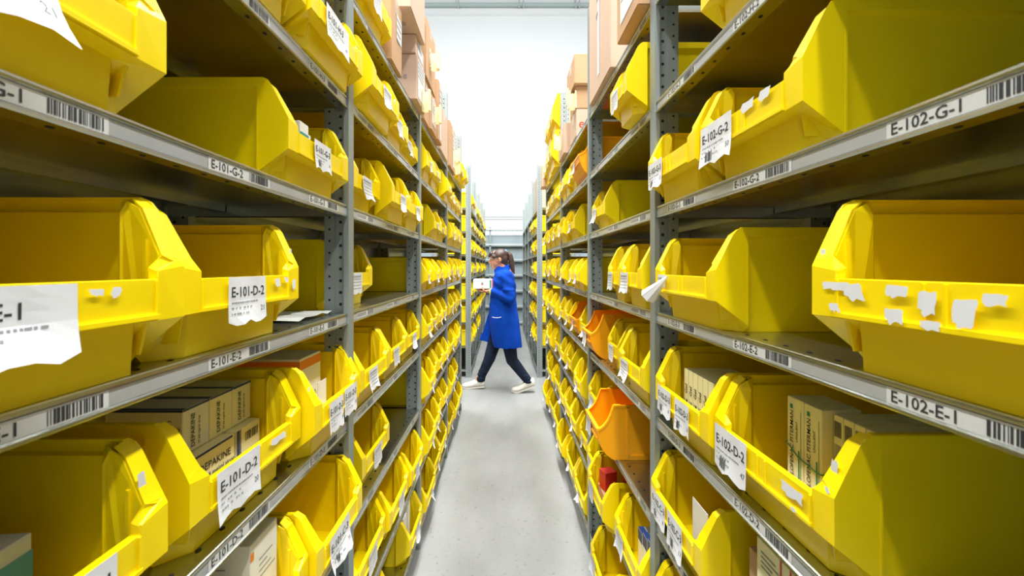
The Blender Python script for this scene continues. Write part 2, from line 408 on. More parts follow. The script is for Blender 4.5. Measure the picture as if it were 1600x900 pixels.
def orange_mesh(W=.21, D=.40, H=.2):
    w = W / 2; b = MB(); o = M['orange']; h = H / .2
    top = [(0, .112 * h), (.010, .116 * h), (.024, .128 * h), (.036, .145 * h), (.046, .166 * h), (.053, .188 * h), (.058, H), (.085, H)]
    bot = [(-.002, .108 * h), (-.001, .094 * h), (.004, .070 * h), (.014, .044 * h), (.030, .020 * h), (.050, .004 * h), (.062, 0)]
    for s in (-1, 1):
        prof = top + [(D, H), (D - .008, 0)] + bot[::-1]
        b.face([(s * w, p[0], p[1]) for p in prof], o)
        for i in range(len(top) - 1):                   # rim
            p, q = top[i], top[i + 1]
            b.face([(s * (w + .002), p[0], p[1]), (s * (w + .002), q[0], q[1]), (s * (w - .008), q[0], q[1]), (s * (w - .008), p[0], p[1])], o)
            b.face([(s * (w + .002), p[0], p[1]), (s * (w + .002), q[0], q[1]), (s * (w + .002), q[0] + .002, q[1] - .007), (s * (w + .002), p[0] + .002, p[1] - .007)], o)
        x0, x1 = sorted((s * w, s * (w + .003)))
        b.box((x0, .105, .012), (x1, .112, H - .006), o); b.box((x0, .085, H - .008), (x1, D, H), o)
        b.box((x0, .112, .012), (x1, D - .01, .018), o)
    for i in range(len(bot) - 1):
        p, q = bot[i], bot[i + 1]
        b.face([(-w, p[0], p[1]), (w, p[0], p[1]), (w, q[0], q[1]), (-w, q[0], q[1])], o)
    b.box((-w, -.005, .104 * h), (w, .006, .114 * h), o)
    b.box((-w + .01, -.003, .072 * h), (w - .01, .004, .076 * h), o)
    b.face([(-w, .062, 0), (w, .062, 0), (w, D - .008, 0), (-w, D - .008, 0)], o)
    b.face([(-w, D - .008, 0), (w, D - .008, 0), (w, D, H), (-w, D, H)], o)
    me = bake(b.data('orange'), [('SOLIDIFY', dict(thickness=.003, offset=0))]); me.name = 'orange_storage_bin'
    return me
_bm = {}
def get_bin(W, D, H, orange=False, fine=True):
    k = (round(W, 3), round(D, 3), round(H, 3), orange, fine)
    if k not in _bm: _bm[k] = orange_mesh(W, D, H) if orange else bin_mesh(W, D, H, fine)
    return _bm[k]
def paper_label(parent, u0, z_top, w=.088, h=.062, txt='', small='', curl=.010, tilt=0.0, seed=1, bar=True, skew=0.0):
    """printed paper on the lip, in the bin's own frame; its lower edge hangs free and curls outwards"""
    rng = random.Random(seed); b = MB(); n = 6; ph = rng.random() * 6
    def P(u, d, e=0):                                   # u along, d down from the top
        k = d / h; v = -.0052 - curl * max(0, k - .45) ** 1.5 * (1 + .6 * math.sin(u * 60 + ph)) - .0012 * math.sin(u * 90 + ph) * k - e
        return (u0 + u + skew * k + math.sin(tilt) * d, v, z_top - d * math.cos(tilt) + .10 * tilt * u)
    for i in range(n):
        for j in range(n):
            U0, U1 = w * i / n, w * (i + 1) / n; D0, D1 = h * j / n, h * (j + 1) / n
            tear = (.004 * math.sin(i * 2.1 + ph) if j == n - 1 else 0)
            tear2 = (.004 * math.sin((i + 1) * 2.1 + ph) if j == n - 1 else 0)
            b.face([P(U0, D0), P(U0, D1 + tear), P(U1, D1 + tear2), P(U1, D0)], M['paper'])
    def ink(u, d, uu, dd, m): b.face([P(u, d, .0005), P(u, dd, .0005), P(uu, dd, .0005), P(uu, d, .0005)], m)
    if txt:
        vs, fs, tw = text2d(txt, h * .21, .015); k = min(1.0, w * .88 / tw)
        b.mesh([P(w * .07 + v[0] * k, h * .42 - v[1], .0005) for v in vs], fs, M['ink'])
        for row, (d, n0) in enumerate(((.53, 16), (.64, 6), (.76, 7))):
            u = .07 * w
            for _ in range(n0):
                q = w * rng.uniform(.015, .05)
                if u + q > .8 * w: break
                ink(u, d * h, u + q, d * h + h * .035, M['greyink']); u += q + w * rng.uniform(.006, .02 if row == 0 else .08)
        if bar:
            u = .2 * w
            for p, q in barcode(rng, w * .2): ink(u + p, .68 * h, u + q, .92 * h, M['ink'])
        vs, fs, tw = text2d(small or '21', h * .12)
        if small != '-': b.mesh([P(w * .84 + v[0], h * .78 - v[1], .0005) for v in vs], fs, M['ink'])
    else:
        for row in range(5):
            u = .08 * w
            while u < .84 * w:
                q = w * rng.uniform(.03, .10); ink(u, h * (.14 + row * .15), u + q, h * (.14 + row * .15 + (.09 if row == 0 else .04)), M['greyink']); u += q + w * .04
    return b.build('paper_label', parent)
_plain = []
def plain_label(parent, W, H, seed):
    if not _plain:
        for sd in range(4):
            e = empty('t'); o = paper_label(e, 0, 0, .060, .058, '', curl=.012 + .006 * sd, seed=sd, skew=.006 * (sd - 1)); _plain.append(o.data)
            bpy.data.objects.remove(o); bpy.data.objects.remove(e)
    o = link('paper_label', _plain[seed % 4], parent); h = H / .2
    o.location = (random.Random(seed).uniform(-.12, .1) * W - .03, 0, .100 * h); o.scale = (min(1, W * 3.4), 1, h)
def torn(parent, u, z, w, h, seed=0, v=-.0036):
    if v == -.0036: v -= .00035 * (seed % 5)
    rng = random.Random(seed); b = MB(); pts = []
    lean = rng.uniform(-.35, .35)
    for i in range(16):
        a = 2 * math.pi * (i + .5) / 16; k = rng.uniform(.78, 1.0) * (rng.uniform(.5, .9) if i in (9, 10, 12, 13) else 1)
        px, pz = max(-1, min(1, 1.5 * math.cos(a))) * k, max(-1, min(1, 1.5 * math.sin(a))) * k
        pts.append((u + w / 2 * px + lean * pz * h / 2, v, z + h / 2 * pz))
    b.face(pts, M['paper']); b.build('label_scrap', parent)
BAYW = ('first', 'second', 'third', 'fourth')
def put_bin(s, k, bay, y0, y1, xf=.415, H=.2, D=.48, orange=False, note='', pos='', fine=True, yaw=0.0, rackword=None, plain=True, seed=0):
    W = round(y1 - y0, 2) if fine is False else round(y1 - y0, 3)
    me = get_bin(W, D, H, orange, fine)
    nm = 'storage_bin'
    o = link(nm, me); o.location = (s * xf, (y0 + y1) / 2, LEVELS[k] + .0016); o.rotation_euler = (0, 0, (R(90) if s < 0 else R(-90)) + yaw)
    side = rackword or ('left rack' if s < 0 else 'right rack')
    lab = '%s bin%s, %s shelf, %s, %s bay%s' % ('orange' if orange else 'yellow', (' ' + note if note else ''), WORD[k] if k in 'AI' else WORD[k] + ' up', side, BAYW[bay], (', ' + pos if pos else ''))
    tag(o, lab, 'storage bin', 'picking bins on the racks')
    if plain: plain_label(o, W, H, seed)
    return o
# local u of a label from a distance along the aisle
def U(o, s, y): return (y - o.location.y) * (1 if s < 0 else -1)

# ---------------- first bay, left
B1 = {}
def near(key, s, k, y0, y1, **kw):
    B1[key] = put_bin(s, k, 0, y0, y1, plain=False, **kw); return B1[key]
o = near('LG1', -1, 'G', .185, .495, xf=.40, pos='nearest the camera', note='with curling paper')
paper_label(o, U(o, -1, .25), .112, .12, .085, 'E-101-G-1', curl=.035, seed=3)
o = near('LG3', -1, 'G', .800, 1.105, xf=.412, H=.193, pos='beside the first upright', note='holding teal boxes')
paper_label(o, U(o, -1, .90), .108, .085, .060, 'E-101-G-3', '10', curl=.004, seed=4)
o = near('LE1', -1, 'E', .215, .525, xf=.402, H=.208, pos='nearest the camera', note='with crumpled label')
paper_label(o, U(o, -1, .262), .108, .128, .066, 'E-101-E-1', '-', curl=.02, seed=5)
torn(o, U(o, -1, .41), .098, .016, .008, 1); torn(o, U(o, -1, .43), .097, .012, .012, 2)
o = near('LE2', -1, 'E', .532, .838, xf=.412, H=.205, pos='next after the nearest', note='with white label')
paper_label(o, U(o, -1, .62), .108, .095, .072, 'E-101-D-2', '21', curl=.006, seed=6, bar=False)
torn(o, U(o, -1, .755), .095, .018, .018, 3); torn(o, U(o, -1, .785), .099, .014, .012, 4); torn(o, U(o, -1, .815), .088, .014, .024, 5)
torn(o, .1465, .150, .008, .022, 6, .012)
o = near('LD1', -1, 'D', .215, .522, xf=.420, pos='nearest the camera', note='holding a blue box')
paper_label(o, U(o, -1, .345), .108, .105, .075, 'E-101-D-1', '20', curl=.012, seed=7)
torn(o, .134, .155, .012, .030, 7, .014)
o = near('LD2', -1, 'D', .565, .872, xf=.424, pos='next after the nearest', note='full of cartons')
paper_label(o, U(o, -1, .612), .110, .108, .074, 'E-101-D-2', '20', curl=.004, seed=8, bar=False)
torn(o, U(o, -1, .78), .093, .055, .016, 8)
o = near('LD3', -1, 'D', .880, 1.148, xf=.398, pos='beside the first upright', note='with striped carton')
paper_label(o, U(o, -1, .945), .104, .082, .072, 'E-101-D-3', '47', curl=.004, seed=9, bar=False)
paper_label(o, U(o, -1, 1.035), .110, .082, .070, 'E-101-D-3', '18', curl=.004, seed=10, bar=False)
torn(o, -.128, .150, .010, .022, 9, .014)
o = near('LC2', -1, 'C', .550, .855, xf=.400, pos='next after the nearest', note='holding white boxes')
o = near('LC3', -1, 'C', .860, 1.135, xf=.385, pos='beside the first upright', note='empty')
paper_label(o, U(o, -1, .915), .108, .115, .080, 'E-101-C-3', '31', curl=.02, seed=11, tilt=.05)
o = near('LH2', -1, 'H', .540, .835, xf=.395, pos='next after the nearest', note='seen from below')
paper_label(o, U(o, -1, .62), .110, .10, .07, 'E-101-H-2', curl=.012, seed=12)
o = near('LH3', -1, 'H', .842, 1.147, xf=.388, pos='beside the first upright', note='seen from below')
paper_label(o, U(o, -1, .905), .112, .130, .070, 'E-101-H-3', '47', curl=.004, seed=13, tilt=-.05, bar=False)
# ---------------- first bay, right
o = near('RG2', 1, 'G', .575, .872, xf=.410, pos='next after the nearest', note='with white label')
paper_label(o, U(o, 1, .862) + .0, .112, .115, .078, 'E-102-G-2', '50', curl=.006, seed=21)
torn(o, U(o, 1, .70), .100, .040, .018, 22); torn(o, U(o, 1, .655), .100, .03, .02, 23)
o = near('RG3', 1, 'G', .880, 1.165, xf=.402, pos='beside the first upright', note='with white label')
paper_label(o, U(o, 1, 1.155), .108, .100, .070, 'E-102-G-3', '', curl=.010, seed=24, tilt=.05)
o = near('RH2', 1, 'H', .560, .856, xf=.403, pos='cut by the top of the picture')
o = near('RE1', 1, 'E', .235, .545, xf=.402, H=.208, pos='nearest the camera', note='with torn white scraps')
for i, (yy, z, w, h) in enumerate(((.503, .100, .045, .012), (.478, .094, .030, .024), (.505, .074, .016, .012), (.425, .098, .026, .014), (.428, .072, .022, .018), (.395, .088, .018, .026), (.392, .068, .02, .010), (.363, .082, .022, .028), (.34, .096, .02, .012))):
    torn(o, U(o, 1, yy), z, w, h, 30 + i)
torn(o, -.146, .138, .009, .020, 44, .006)
o = near('RE3', 1, 'E', .790, 1.105, xf=.400, H=.197, pos='beside the first upright', note='with rolled paper')
paper_label(o, U(o, 1, 1.075), .104, .05, .03, 'E-102', curl=.002, seed=25, bar=False)
rb = MB()
c0 = Vector((U(o, 1, 1.010), -.006, .100)); 
for i in range(7):
    a0, a1 = i * .85, (i + 1) * .85
    d = Vector((-.055, -.028, -.055)).normalized(); u_ = d.orthogonal().normalized(); w_ = d.cross(u_); e = c0 + d * .078
    f = lambda c, a, r: tuple(c + (u_ * math.cos(a) + w_ * math.sin(a)) * r)
    rb.face([f(c0, a0, .002), f(c0, a1, .002), f(e, a1, .017 + .001 * i), f(e, a0, .017 + .001 * i)], M['paper'])
rb.build('rolled_label', o)
o = near('RD2', 1, 'D', .530, .828, xf=.418, pos='next after the nearest', note='holding gel cartons')
paper_label(o, U(o, 1, .822) + .0, .110, .108, .082, 'E-102-D-2', '47', curl=.005, seed=26)
torn(o, U(o, 1, .605), .088, .050, .020, 46); torn(o, U(o, 1, .60), .066, .012, .008, 47); torn(o, .1335, .150, .012, .026, 48, .012); torn(o, .138, .125, .008, .010, 49, -.001)
o = near('RD3', 1, 'D', .835, 1.125, xf=.408, pos='beside the first upright', note='holding gel cartons')
paper_label(o, U(o, 1, 1.100), .108, .085, .068, 'E-102-D-3', '8', curl=.005, seed=27)
paper_label(o, U(o, 1, .99), .106, .075, .070, 'E-102-D-3', '', curl=.005, seed=28, tilt=.04)
o = near('RC3', 1, 'C', .870, 1.165, xf=.410, pos='beside the first upright', note='with two labels')
paper_label(o, U(o, 1, 1.150), .108, .095, .072, 'E-102-C-3', '8', curl=.005, seed=29)
paper_label(o, U(o, 1, 1.040), .110, .085, .085, 'E-102-C-3', '17', curl=.008, seed=30, tilt=.03)
o = near('RB3', 1, 'B', .865, 1.160, xf=.405, pos='beside the first upright')
paper_label(o, U(o, 1, 1.14), .108, .09, .07, 'E-102-B-3', '', curl=.008, seed=31)

# ---------------- second bay
def second(s, k, lst):
    lst = sorted(lst, key=lambda t: t[0])
    names = {1: ['alone'], 2: ['nearer the camera', 'farther from the camera'], 3: ['nearest the camera', 'middle one', 'farthest from the camera'], 4: ['nearest the camera', 'second one', 'third one', 'farthest from the camera']}[len(lst)]
    for i, t in enumerate(lst):
        kw = dict(t[3]) if len(t) > 3 else {}
        o = put_bin(s, k, 1, t[0], t[1], xf=t[2], pos=names[i], seed=int(t[0] * 100) + ord(k), plain=False, **kw)
        W = t[1] - t[0]; sd = int(t[0] * 100) + ord(k); rg = random.Random(sd)
        if kw.get('plainlab', True): paper_label(o, rg.uniform(-.38, -.1) * W if s < 0 else rg.uniform(-.42, -.3) * W, .105 * kw.get('H', .2) / .2, min(.085, W * .42), .066, '', curl=rg.choice((.004, .012, .02)), seed=sd, tilt=rg.uniform(-.06, .06))
        B1[('L' if s < 0 else 'R') + k + 'x%d' % i] = o
second(-1, 'I', [(1.20, 1.505, .405)])
second(-1, 'H', [(1.195, 1.500, .376), (1.512, 1.770, .405), (1.778, 2.080, .428)])
second(-1, 'G', [(1.185, 1.435, .425), (1.455, 1.748, .389), (1.755, 2.045, .395)])
second(-1, 'E', [(1.190, 1.500, .472)])
second(-1, 'D', [(1.180, 1.475, .405), (1.500, 1.790, .415), (1.800, 2.088, .420)])
second(-1, 'C', [(1.275, 1.577, .432)])
second(-1, 'B', [(1.190, 1.500, .425), (1.510, 1.810, .412), (1.818, 2.085, .402)])
second(-1, 'A', [(1.250, 1.550, .420), (1.815, 2.088, .408)])
second(1, 'H', [(1.235, 1.425, .362)])
second(1, 'G', [(1.785, 2.045, .430, )])
second(1, 'E', [(1.215, 1.435, .398), (1.445, 1.600, .398)])
second(1, 'D', [(1.210, 1.475, .405), (1.570, 1.740, .432), (1.885, 2.068, .390, dict(orange=True))])
second(1, 'C', [(1.540, 1.750, .345, dict(orange=True)), (1.790, 2.060, .415)])
second(1, 'B', [(1.210, 1.500, .396), (1.560, 1.840, .368), (1.860, 2.065, .41)])
second(1, 'A', [(1.220, 1.490, .40), (1.500, 1.800, .372)])

# ---------------- third and fourth bays, racks beyond the cross aisle
def fill(s, posts, bay, k, n, rg, rackword=None, fine=True, prot=.0, gap=0.0, orange_at=()):
    y0, y1 = posts[bay] + .028, posts[bay + 1] - .028
    step = (y1 - y0) / n
    names = ['nearest the camera', 'second nearest', 'third nearest', 'fourth nearest', 'fifth nearest', 'sixth']
    i2 = 0
    for i in range(n):
        if rg.random() < gap: continue
        W = round(step - .008, 2)
        if W > step - .003: W -= .01
        c = y0 + step * (i + .5)
        put_bin(s, k, bay, c - W / 2, c + W / 2, xf=XF - .01 - rg.uniform(-.012, .03) - prot, fine=fine, rackword=rackword, pos=names[i], seed=rg.randrange(99), H=.2 if n < 5 else .17, D=.46, orange=(i in orange_at))
rg = random.Random(5)
NL = {'H': 4, 'G': 3, 'E': 5, 'D': 4, 'C': 4, 'B': 4, 'A': 3}
for bay in (2, 3):
    for k, n in NL.items():
        fill(-1, POSTS_L, bay, k, n - (1 if bay == 3 and n > 3 else 0), rg, fine=(bay == 2), gap=.06)
        if not (k == 'H' and bay == 2): fill(1, POSTS_R, bay, k, n - (1 if bay == 3 and n > 3 else 0), rg, fine=(bay == 2), gap=.04, orange_at=(1,) if k == 'D' and bay == 2 else ())
o = put_bin(1, 'H', 2, 2.13, 2.40, xf=.385, orange=True, pos='beside the third upright', seed=3)
put_bin(1, 'H', 2, 2.42, 2.60, xf=.40, pos='behind the orange one', seed=5); put_bin(1, 'H', 2, 2.62, 2.82, xf=.39, pos='third nearest', seed=8); put_bin(1, 'H', 2, 2.84, 3.06, xf=.40, pos='fourth nearest', seed=9)
for i, yy in enumerate((3.60, 3.86)):
    put_bin(-1, 'I', 3, yy, yy + .24, xf=.37 - .02 * i, pos=('nearer', 'farther')[i], fine=False, seed=i)
for i, (yy, up) in enumerate(((3.15, 0), (3.45, 0), (3.78, 0), (3.15, 1), (3.45, 1))):
    o = put_bin(1, 'I', 3, yy, yy + .29, xf=.355 + .012 * i * (1 - up) + .01 * up, H=.27, note='stacked on another' if up else '', pos=('nearest', 'middle one', 'farthest', 'nearer', 'farther')[i], fine=False, seed=i)
    if up: o.location.z += .274
for bay in range(4):
    for k, n in (('I', 2), ('H', 3), ('G', 3), ('E', 3), ('D', 3), ('C', 3), ('B', 3)):
        if k == 'B' and bay > 1: continue
        fill(-1, POSTS_2, bay, k, n if bay < 2 else 2, rg, rackword='far left rack', fine=False, gap=.05)
for k, n in (('H', 2), ('G', 3), ('E', 3), ('D', 3), ('C', 3), ('B', 3)):
    fill(1, POSTS_2, 0, k, n, rg, rackword='far right rack', fine=False)

# ------------------------------------------------------------------ goods in the bins
def goods(name, label, s, y0, y1, X0, X1, z0, h, body, deco=(), cat='medicine box', group=None, yaw=0.0):
    """box whose front (towards the aisle) is at X0; deco: (face, u0, u1, w0, w1, material) in 0..1 on face 'a' aisle, 'n' near end, 't' top; or ('text', face, string, u, w, height, material, vertical)"""
    b = MB(); W, Dp = y1 - y0, X1 - X0
    e = .0012
    bm = bmesh.new(); bmesh.ops.create_cube(bm, size=1)
    for v in bm.verts: v.co = Vector((v.co.x * Dp, v.co.y * W, (v.co.z + .5) * h))
    bmesh.ops.bevel(bm, geom=list(bm.edges), offset=e, segments=1, affect='EDGES')
    vs = [v.co[:] for v in bm.verts]; fs = [[v.index for v in f.verts] for f in bm.faces]; bm.free()
    b.mesh(vs, fs, body)
    f = -s                                              # the aisle lies towards -s
    def P(face, u, w, lift=.0005):
        # u runs left to right as seen from outside, w upwards, both 0..1
        if face == 'a':
            yy = (u - .5) * W * (1 if s < 0 else -1); return (f * (Dp / 2 + lift), yy, w * h)
        if face == 'n':
            return ((u - .5) * Dp, -W / 2 - lift, w * h)
        return ((u - .5) * Dp, (w - .5) * W, h + lift)
    for d in deco:
        if d[0] == 'text':
            _, face, st, u, w, th, m, vert = d
            vs, fs, tw = text2d(st, 1.0, .01); Wf = W if face == 'a' else Dp; Hf = h if face != 't' else W
            if vert: pts = [P(face, u - v[1] * th / Wf, w + v[0] * th / Hf, .0009) for v in vs]
            else: pts = [P(face, u + v[0] * th / Wf, w + v[1] * th / Hf, .0009) for v in vs]
            b.mesh(pts, fs, m)
        else:
            face, u0, u1, w0, w1, m = d
            b.face([P(face, u0, w0), P(face, u1, w0), P(face, u1, w1), P(face, u0, w1)], m)
    o = b.build(name); o.location = (s * (X0 + X1) / 2, (y0 + y1) / 2, z0); o.rotation_euler = (0, 0, yaw)
    tag(o, label, cat, group); return o
Z = {k: v + .0045 for k, v in LEVELS.items()}
NV, IN, RD, GR, TL, OR_ = M['navy'], M['ink'], M['red'], M['green'], M['teal'], M['orangeprint']
dep_n = [('n', 0, 1, .95, 1, NV), ('a', 0, 1, .95, 1, NV), ('t', .0, 1, .0, .12, NV)]
def dep_up(lbl, y0, y1, sf=0):
    goods('medicine_box', lbl, -1, y0, y1, .515, .64, Z['D'] + .1065, .074, M['whitebox'] if sf else M['cream'],
          dep_n + [('text', 'a', 'DEPAKINE', .42, .10, .0085, IN, True), ('text', 'a', '57.64 mg/ml sirop', .62, .10, .0045, IN, True)] +
          ([('text', 'n', 'SANOFI 3', .86, .3, .006, IN, True), ('text', 'n', 'DEPAKINE', .97, .1, .006, IN, True)] if sf else []))
dep_up('syrup carton in upper layer, fourth shelf left, nearest, white end showing', .672, .732, 1)
dep_up('syrup carton in upper layer, fourth shelf left, middle one of three', .734, .794)
dep_up('syrup carton in upper layer, fourth shelf left, farthest of three', .796, .852)
goods('medicine_box', 'syrup carton lying below the upper layer, its name facing the aisle', -1, .668, .770, .495, .62, Z['D'], .105, M['cream'],
      [('a', 0, .05, 0, 1, NV), ('a', .05, .94, .96, 1, NV), ('text', 'a', 'DEPAKINE', .12, .70, .012, IN, False), ('text', 'a', '57.64 mg/ml sirop', .12, .56, .0085, IN, False)] +
      [('a', .12, .12 + w, .44 - i * .055, .455 - i * .055, M['greyink']) for i, w in enumerate((.5, .6, .55, .4, .62, .5, .58))])
goods('medicine_box', 'lower syrup carton with a barcode beside the named one', -1, .776, .850, .495, .62, Z['D'], .105, M['cream'],
      [('a', 0, .12, 0, 1, NV), ('a', .14, .17, 0, 1, NV)] + [('a', .35 + i * .07, .38 + i * .07 + .01 * (i % 3), .74, .90, IN) for i in range(8)])
goods('medicine_box', 'syrup carton with dark blue edge at the back, fourth shelf left', -1, .60, .70, .66, .80, Z['D'], .182, M['cream'], dep_n)
goods('medicine_box', 'syrup carton behind the upper layer, fourth shelf left', -1, .706, .84, .66, .80, Z['D'], .186, M['cream'], dep_n)
goods('medicine_box', 'blue and white box with red mark, low in the nearest left bin', -1, .29, .445, .50, .64, Z['D'], .125, M['whitebox'],
      [('a', 0, 1, 0, .86, M['skyblue']), ('n', 0, 1, 0, .86, M['skyblue']), ('a', .68, .80, .60, .78, RD)], yaw=.1)
goods('medicine_box', 'tall white carton with orange band beside the first left upright', -1, .975, 1.085, .475, .68, Z['D'], .195, M['whitebox'],
      [('a', 0, 1, .86, .97, OR_), ('n', 0, 1, .86, .97, OR_), ('a', 0, 1, .15, .30, OR_), ('text', 'a', 'SIROP', .75, .35, .010, M['greyink'], True), ('n', .0, .9, .0, .1, OR_)])
q = MB(); q.box((-.438, .985, Z['D'] + .02), (-.437, 1.03, Z['D'] + .138), M['paper']); o = q.build('paper_card'); tag(o, 'white card standing before the orange-banded carton, left rack', 'card')
goods('medicine_box', 'teal and white box standing in the sixth-shelf bin, nearer one', -1, .925, .965, .450, .50, Z['G'], .152, M['whitebox'], [('a', .0, 1, .55, .85, TL), ('n', .35, .9, .35, .85, TL), ('n', 0, .3, .5, .8, M['green'])])
goods('medicine_box', 'light blue box standing in the sixth-shelf bin, farther one', -1, .978, .998, .460, .53, Z['G'], .140, M['whitebox'], [('a', 0, 1, .2, .9, M['skyblue']), ('n', .1, .9, .2, .9, M['skyblue'])])
# white boxes in the third-shelf bin, left
goods('medicine_box', 'white printed carton with yellow corner, third shelf left', -1, .735, .822, .445, .59, Z['C'], .215, M['whitebox'],
      [('a', .0, .12, .86, .93, OR_)] + [('n', .2, .2 + w, .8 - i * .04, .81 - i * .04, M['greyink']) for i, w in enumerate((.5, .3, .55, .2))] + [('a', .3, .3 + w, .8 - i * .05, .81 - i * .05, M['greyink']) for i, w in enumerate((.5, .3, .45, .6))])
goods('medicine_box', 'white carton nearer the camera, third shelf left, printed in grey', -1, .60, .71, .455, .56, Z['C'], .150, M['whitebox'],
      [('n', .15, .15 + w, .85 - i * .05, .865 - i * .05, M['greyink']) for i, w in enumerate((.5, .6, .55, .4))], yaw=-.12)
# gel cartons, right
for i, (y0, y1) in enumerate(((.690, .728), (.650, .688))):
    goods('medicine_box', 'gel carton with upright black name, fourth shelf right, ' + ('farther of the two' if i == 0 else 'nearer of the two'), 1, y0, y1, .492, .555, Z['D'], .188, M['cream'],
          [('text', 'a', 'DICLOFENAC FITERMAN', .42, .20, .0082, IN, True), ('text', 'a', 'UNGUENT', .70, .62, .005, IN, True), ('a', .72, .80, 0, .55, GR), ('a', .86, .89, 0, .9, GR),
           ('a', .2, .4, .05, .09, RD), ('a', .2, .38, .90, .94, GR)])
for i in range(5):
    y1 = .6465 - i * .0194
    goods('medicine_box', 'gel carton in the row with barcodes, %s of five from the named pair' % ('first', 'second', 'third', 'fourth', 'last')[i], 1, y1 - .019, y1, .508, .66, Z['D'], .184, M['cream'],
          [('a', .12 + j * .09, .16 + j * .09 + .02 * (j % 2), .82, .95, IN) for j in range(8)] + [('a', .15 + j * .14, .22 + j * .14, .5 + .04 * (j % 2), .76, M['greyink']) for j in range(5)] + [('a', 0, .02, 0, 1, M['greyink'])],
          group=None)
q = MB()
pts = [(.500, .7295, .112), (.4905, .729, .108), (.4900, .70, .094), (.4900, .66, .088), (.4905, .6485, .088), (.520, .6480, .090), (.555, .6480, .092)]
for p, r_ in zip(pts, pts[1:]): q.tube((p[0], p[1], Z['D'] + p[2]), (r_[0], r_[1], Z['D'] + r_[2]), .0009, .0009, M['green'], 6)
tag(q.build('rubber_band'), 'thin green rubber band around the gel cartons, right rack', 'rubber band')
for i in range(6):
    y0 = .925 + i * .025
    goods('medicine_box', 'narrow printed gel carton beside the first right upright, %s of six from the camera' % ('first', 'second', 'third', 'fourth', 'fifth', 'sixth')[i], 1, y0, y0 + .024, .462, .58, Z['D'], .152, M['cream'],
          [('text', 'a', 'Gel', .75, .60, .012, IN, True), ('a', .15, .30, .1, .5, M['greyink']), ('a', .45, .8, .18, .5, IN if i % 2 else M['greyink']), ('a', 0, .03, 0, 1, IN)])
q = MB(); q.box((.452, .93, Z['C'] + .06), (.4535, 1.005, Z['C'] + .155), M['paper']); o = q.build('paper_card'); tag(o, 'plain white card standing in the third-shelf bin, right rack', 'card')
o.rotation_euler = (0, 0, 0)
# boxes at the lower right corner
goods('carton', 'brown carton under the two-label bin, lower right corner of the picture', 1, .772, .812, .475, .62, Z['C'], .165, M['card'], cat='carton')
goods('medicine_box', 'cream box with red straps beside brown carton, lower right corner', 1, .605, .766, .462, .60, Z['C'], .215, M['cream'],
      [('a', .40, .43, 0, 1, RD), ('a', .55, .58, 0, 1, RD), ('a', .05, .9, .30, .36, IN)] + [('a', .08, .08 + w, .9 - i * .04, .915 - i * .04, M['greyink']) for i, w in enumerate((.25, .3, .2, .28))])
# white boxes in the lowest bin, left
for i, (y0, y1, X0, X1, h, lb) in enumerate(((1.86, 1.915, .445, .56, .185, 'nearest the camera'), (1.925, 1.955, .44, .60, .235, 'middle one, standing'), (1.97, 2.03, .455, .60, .215, 'with red mark, farthest'))):
    goods('medicine_box', 'white box in the lowest left bin, ' + lb, -1, y0, y1, X0, X1, Z['A'], h, M['whitebox'], [('n', .4, .7, .6, .9, RD)] if i == 2 else [('t', .2, .8, .3, .6, M['greyink'])])
goods('medicine_box', 'red box lying in the second-shelf bin, right rack, nearer', 1, 1.715, 1.765, .405, .46, Z['B'] + .087, .075, M['red'], yaw=.3)
goods('medicine_box', 'red box lying in the second-shelf bin, right rack, farther in', 1, 1.70, 1.75, .49, .56, Z['B'] + .087, .085, M['red'], yaw=-.2)
goods('carton', 'brown carton under the red boxes, second-shelf bin, right rack', 1, 1.61, 1.79, .402, .66, Z['B'], .085, M['card'], cat='carton')
for i in range(3):
    goods('medicine_box', 'lilac-edged box standing in the nearest second-shelf bin, %s of three' % ('first', 'second', 'third')[i], 1, 1.26 + i * .045, 1.30 + i * .045, .445, .52 + .01 * i, Z['B'], .165 - .01 * i, M['whitebox'],
          [('a', 0, 1, .75, 1, M['navy']), ('t', 0, .2, 0, 1, M['navy']), ('n', .1, .5, .7, .8, M['skyblue'])])
q = MB()
for i in range(6):
    y0 = .93 + i * .03; zz = lambda t: .004 + .006 * abs(math.sin(t * 1.9))
    q.face([(-.455, y0, zz(i)), (-.61, y0 - .01, zz(i + 1)), (-.61, y0 + .02, zz(i + 2)), (-.455, y0 + .03, zz(i + 1))], M['plastic_clear'])
o = q.build('plastic_sheet'); o.location.z = LEVELS['E']; tag(o, 'crumpled clear plastic sheet lying on the fifth shelf, left rack', 'plastic sheet')

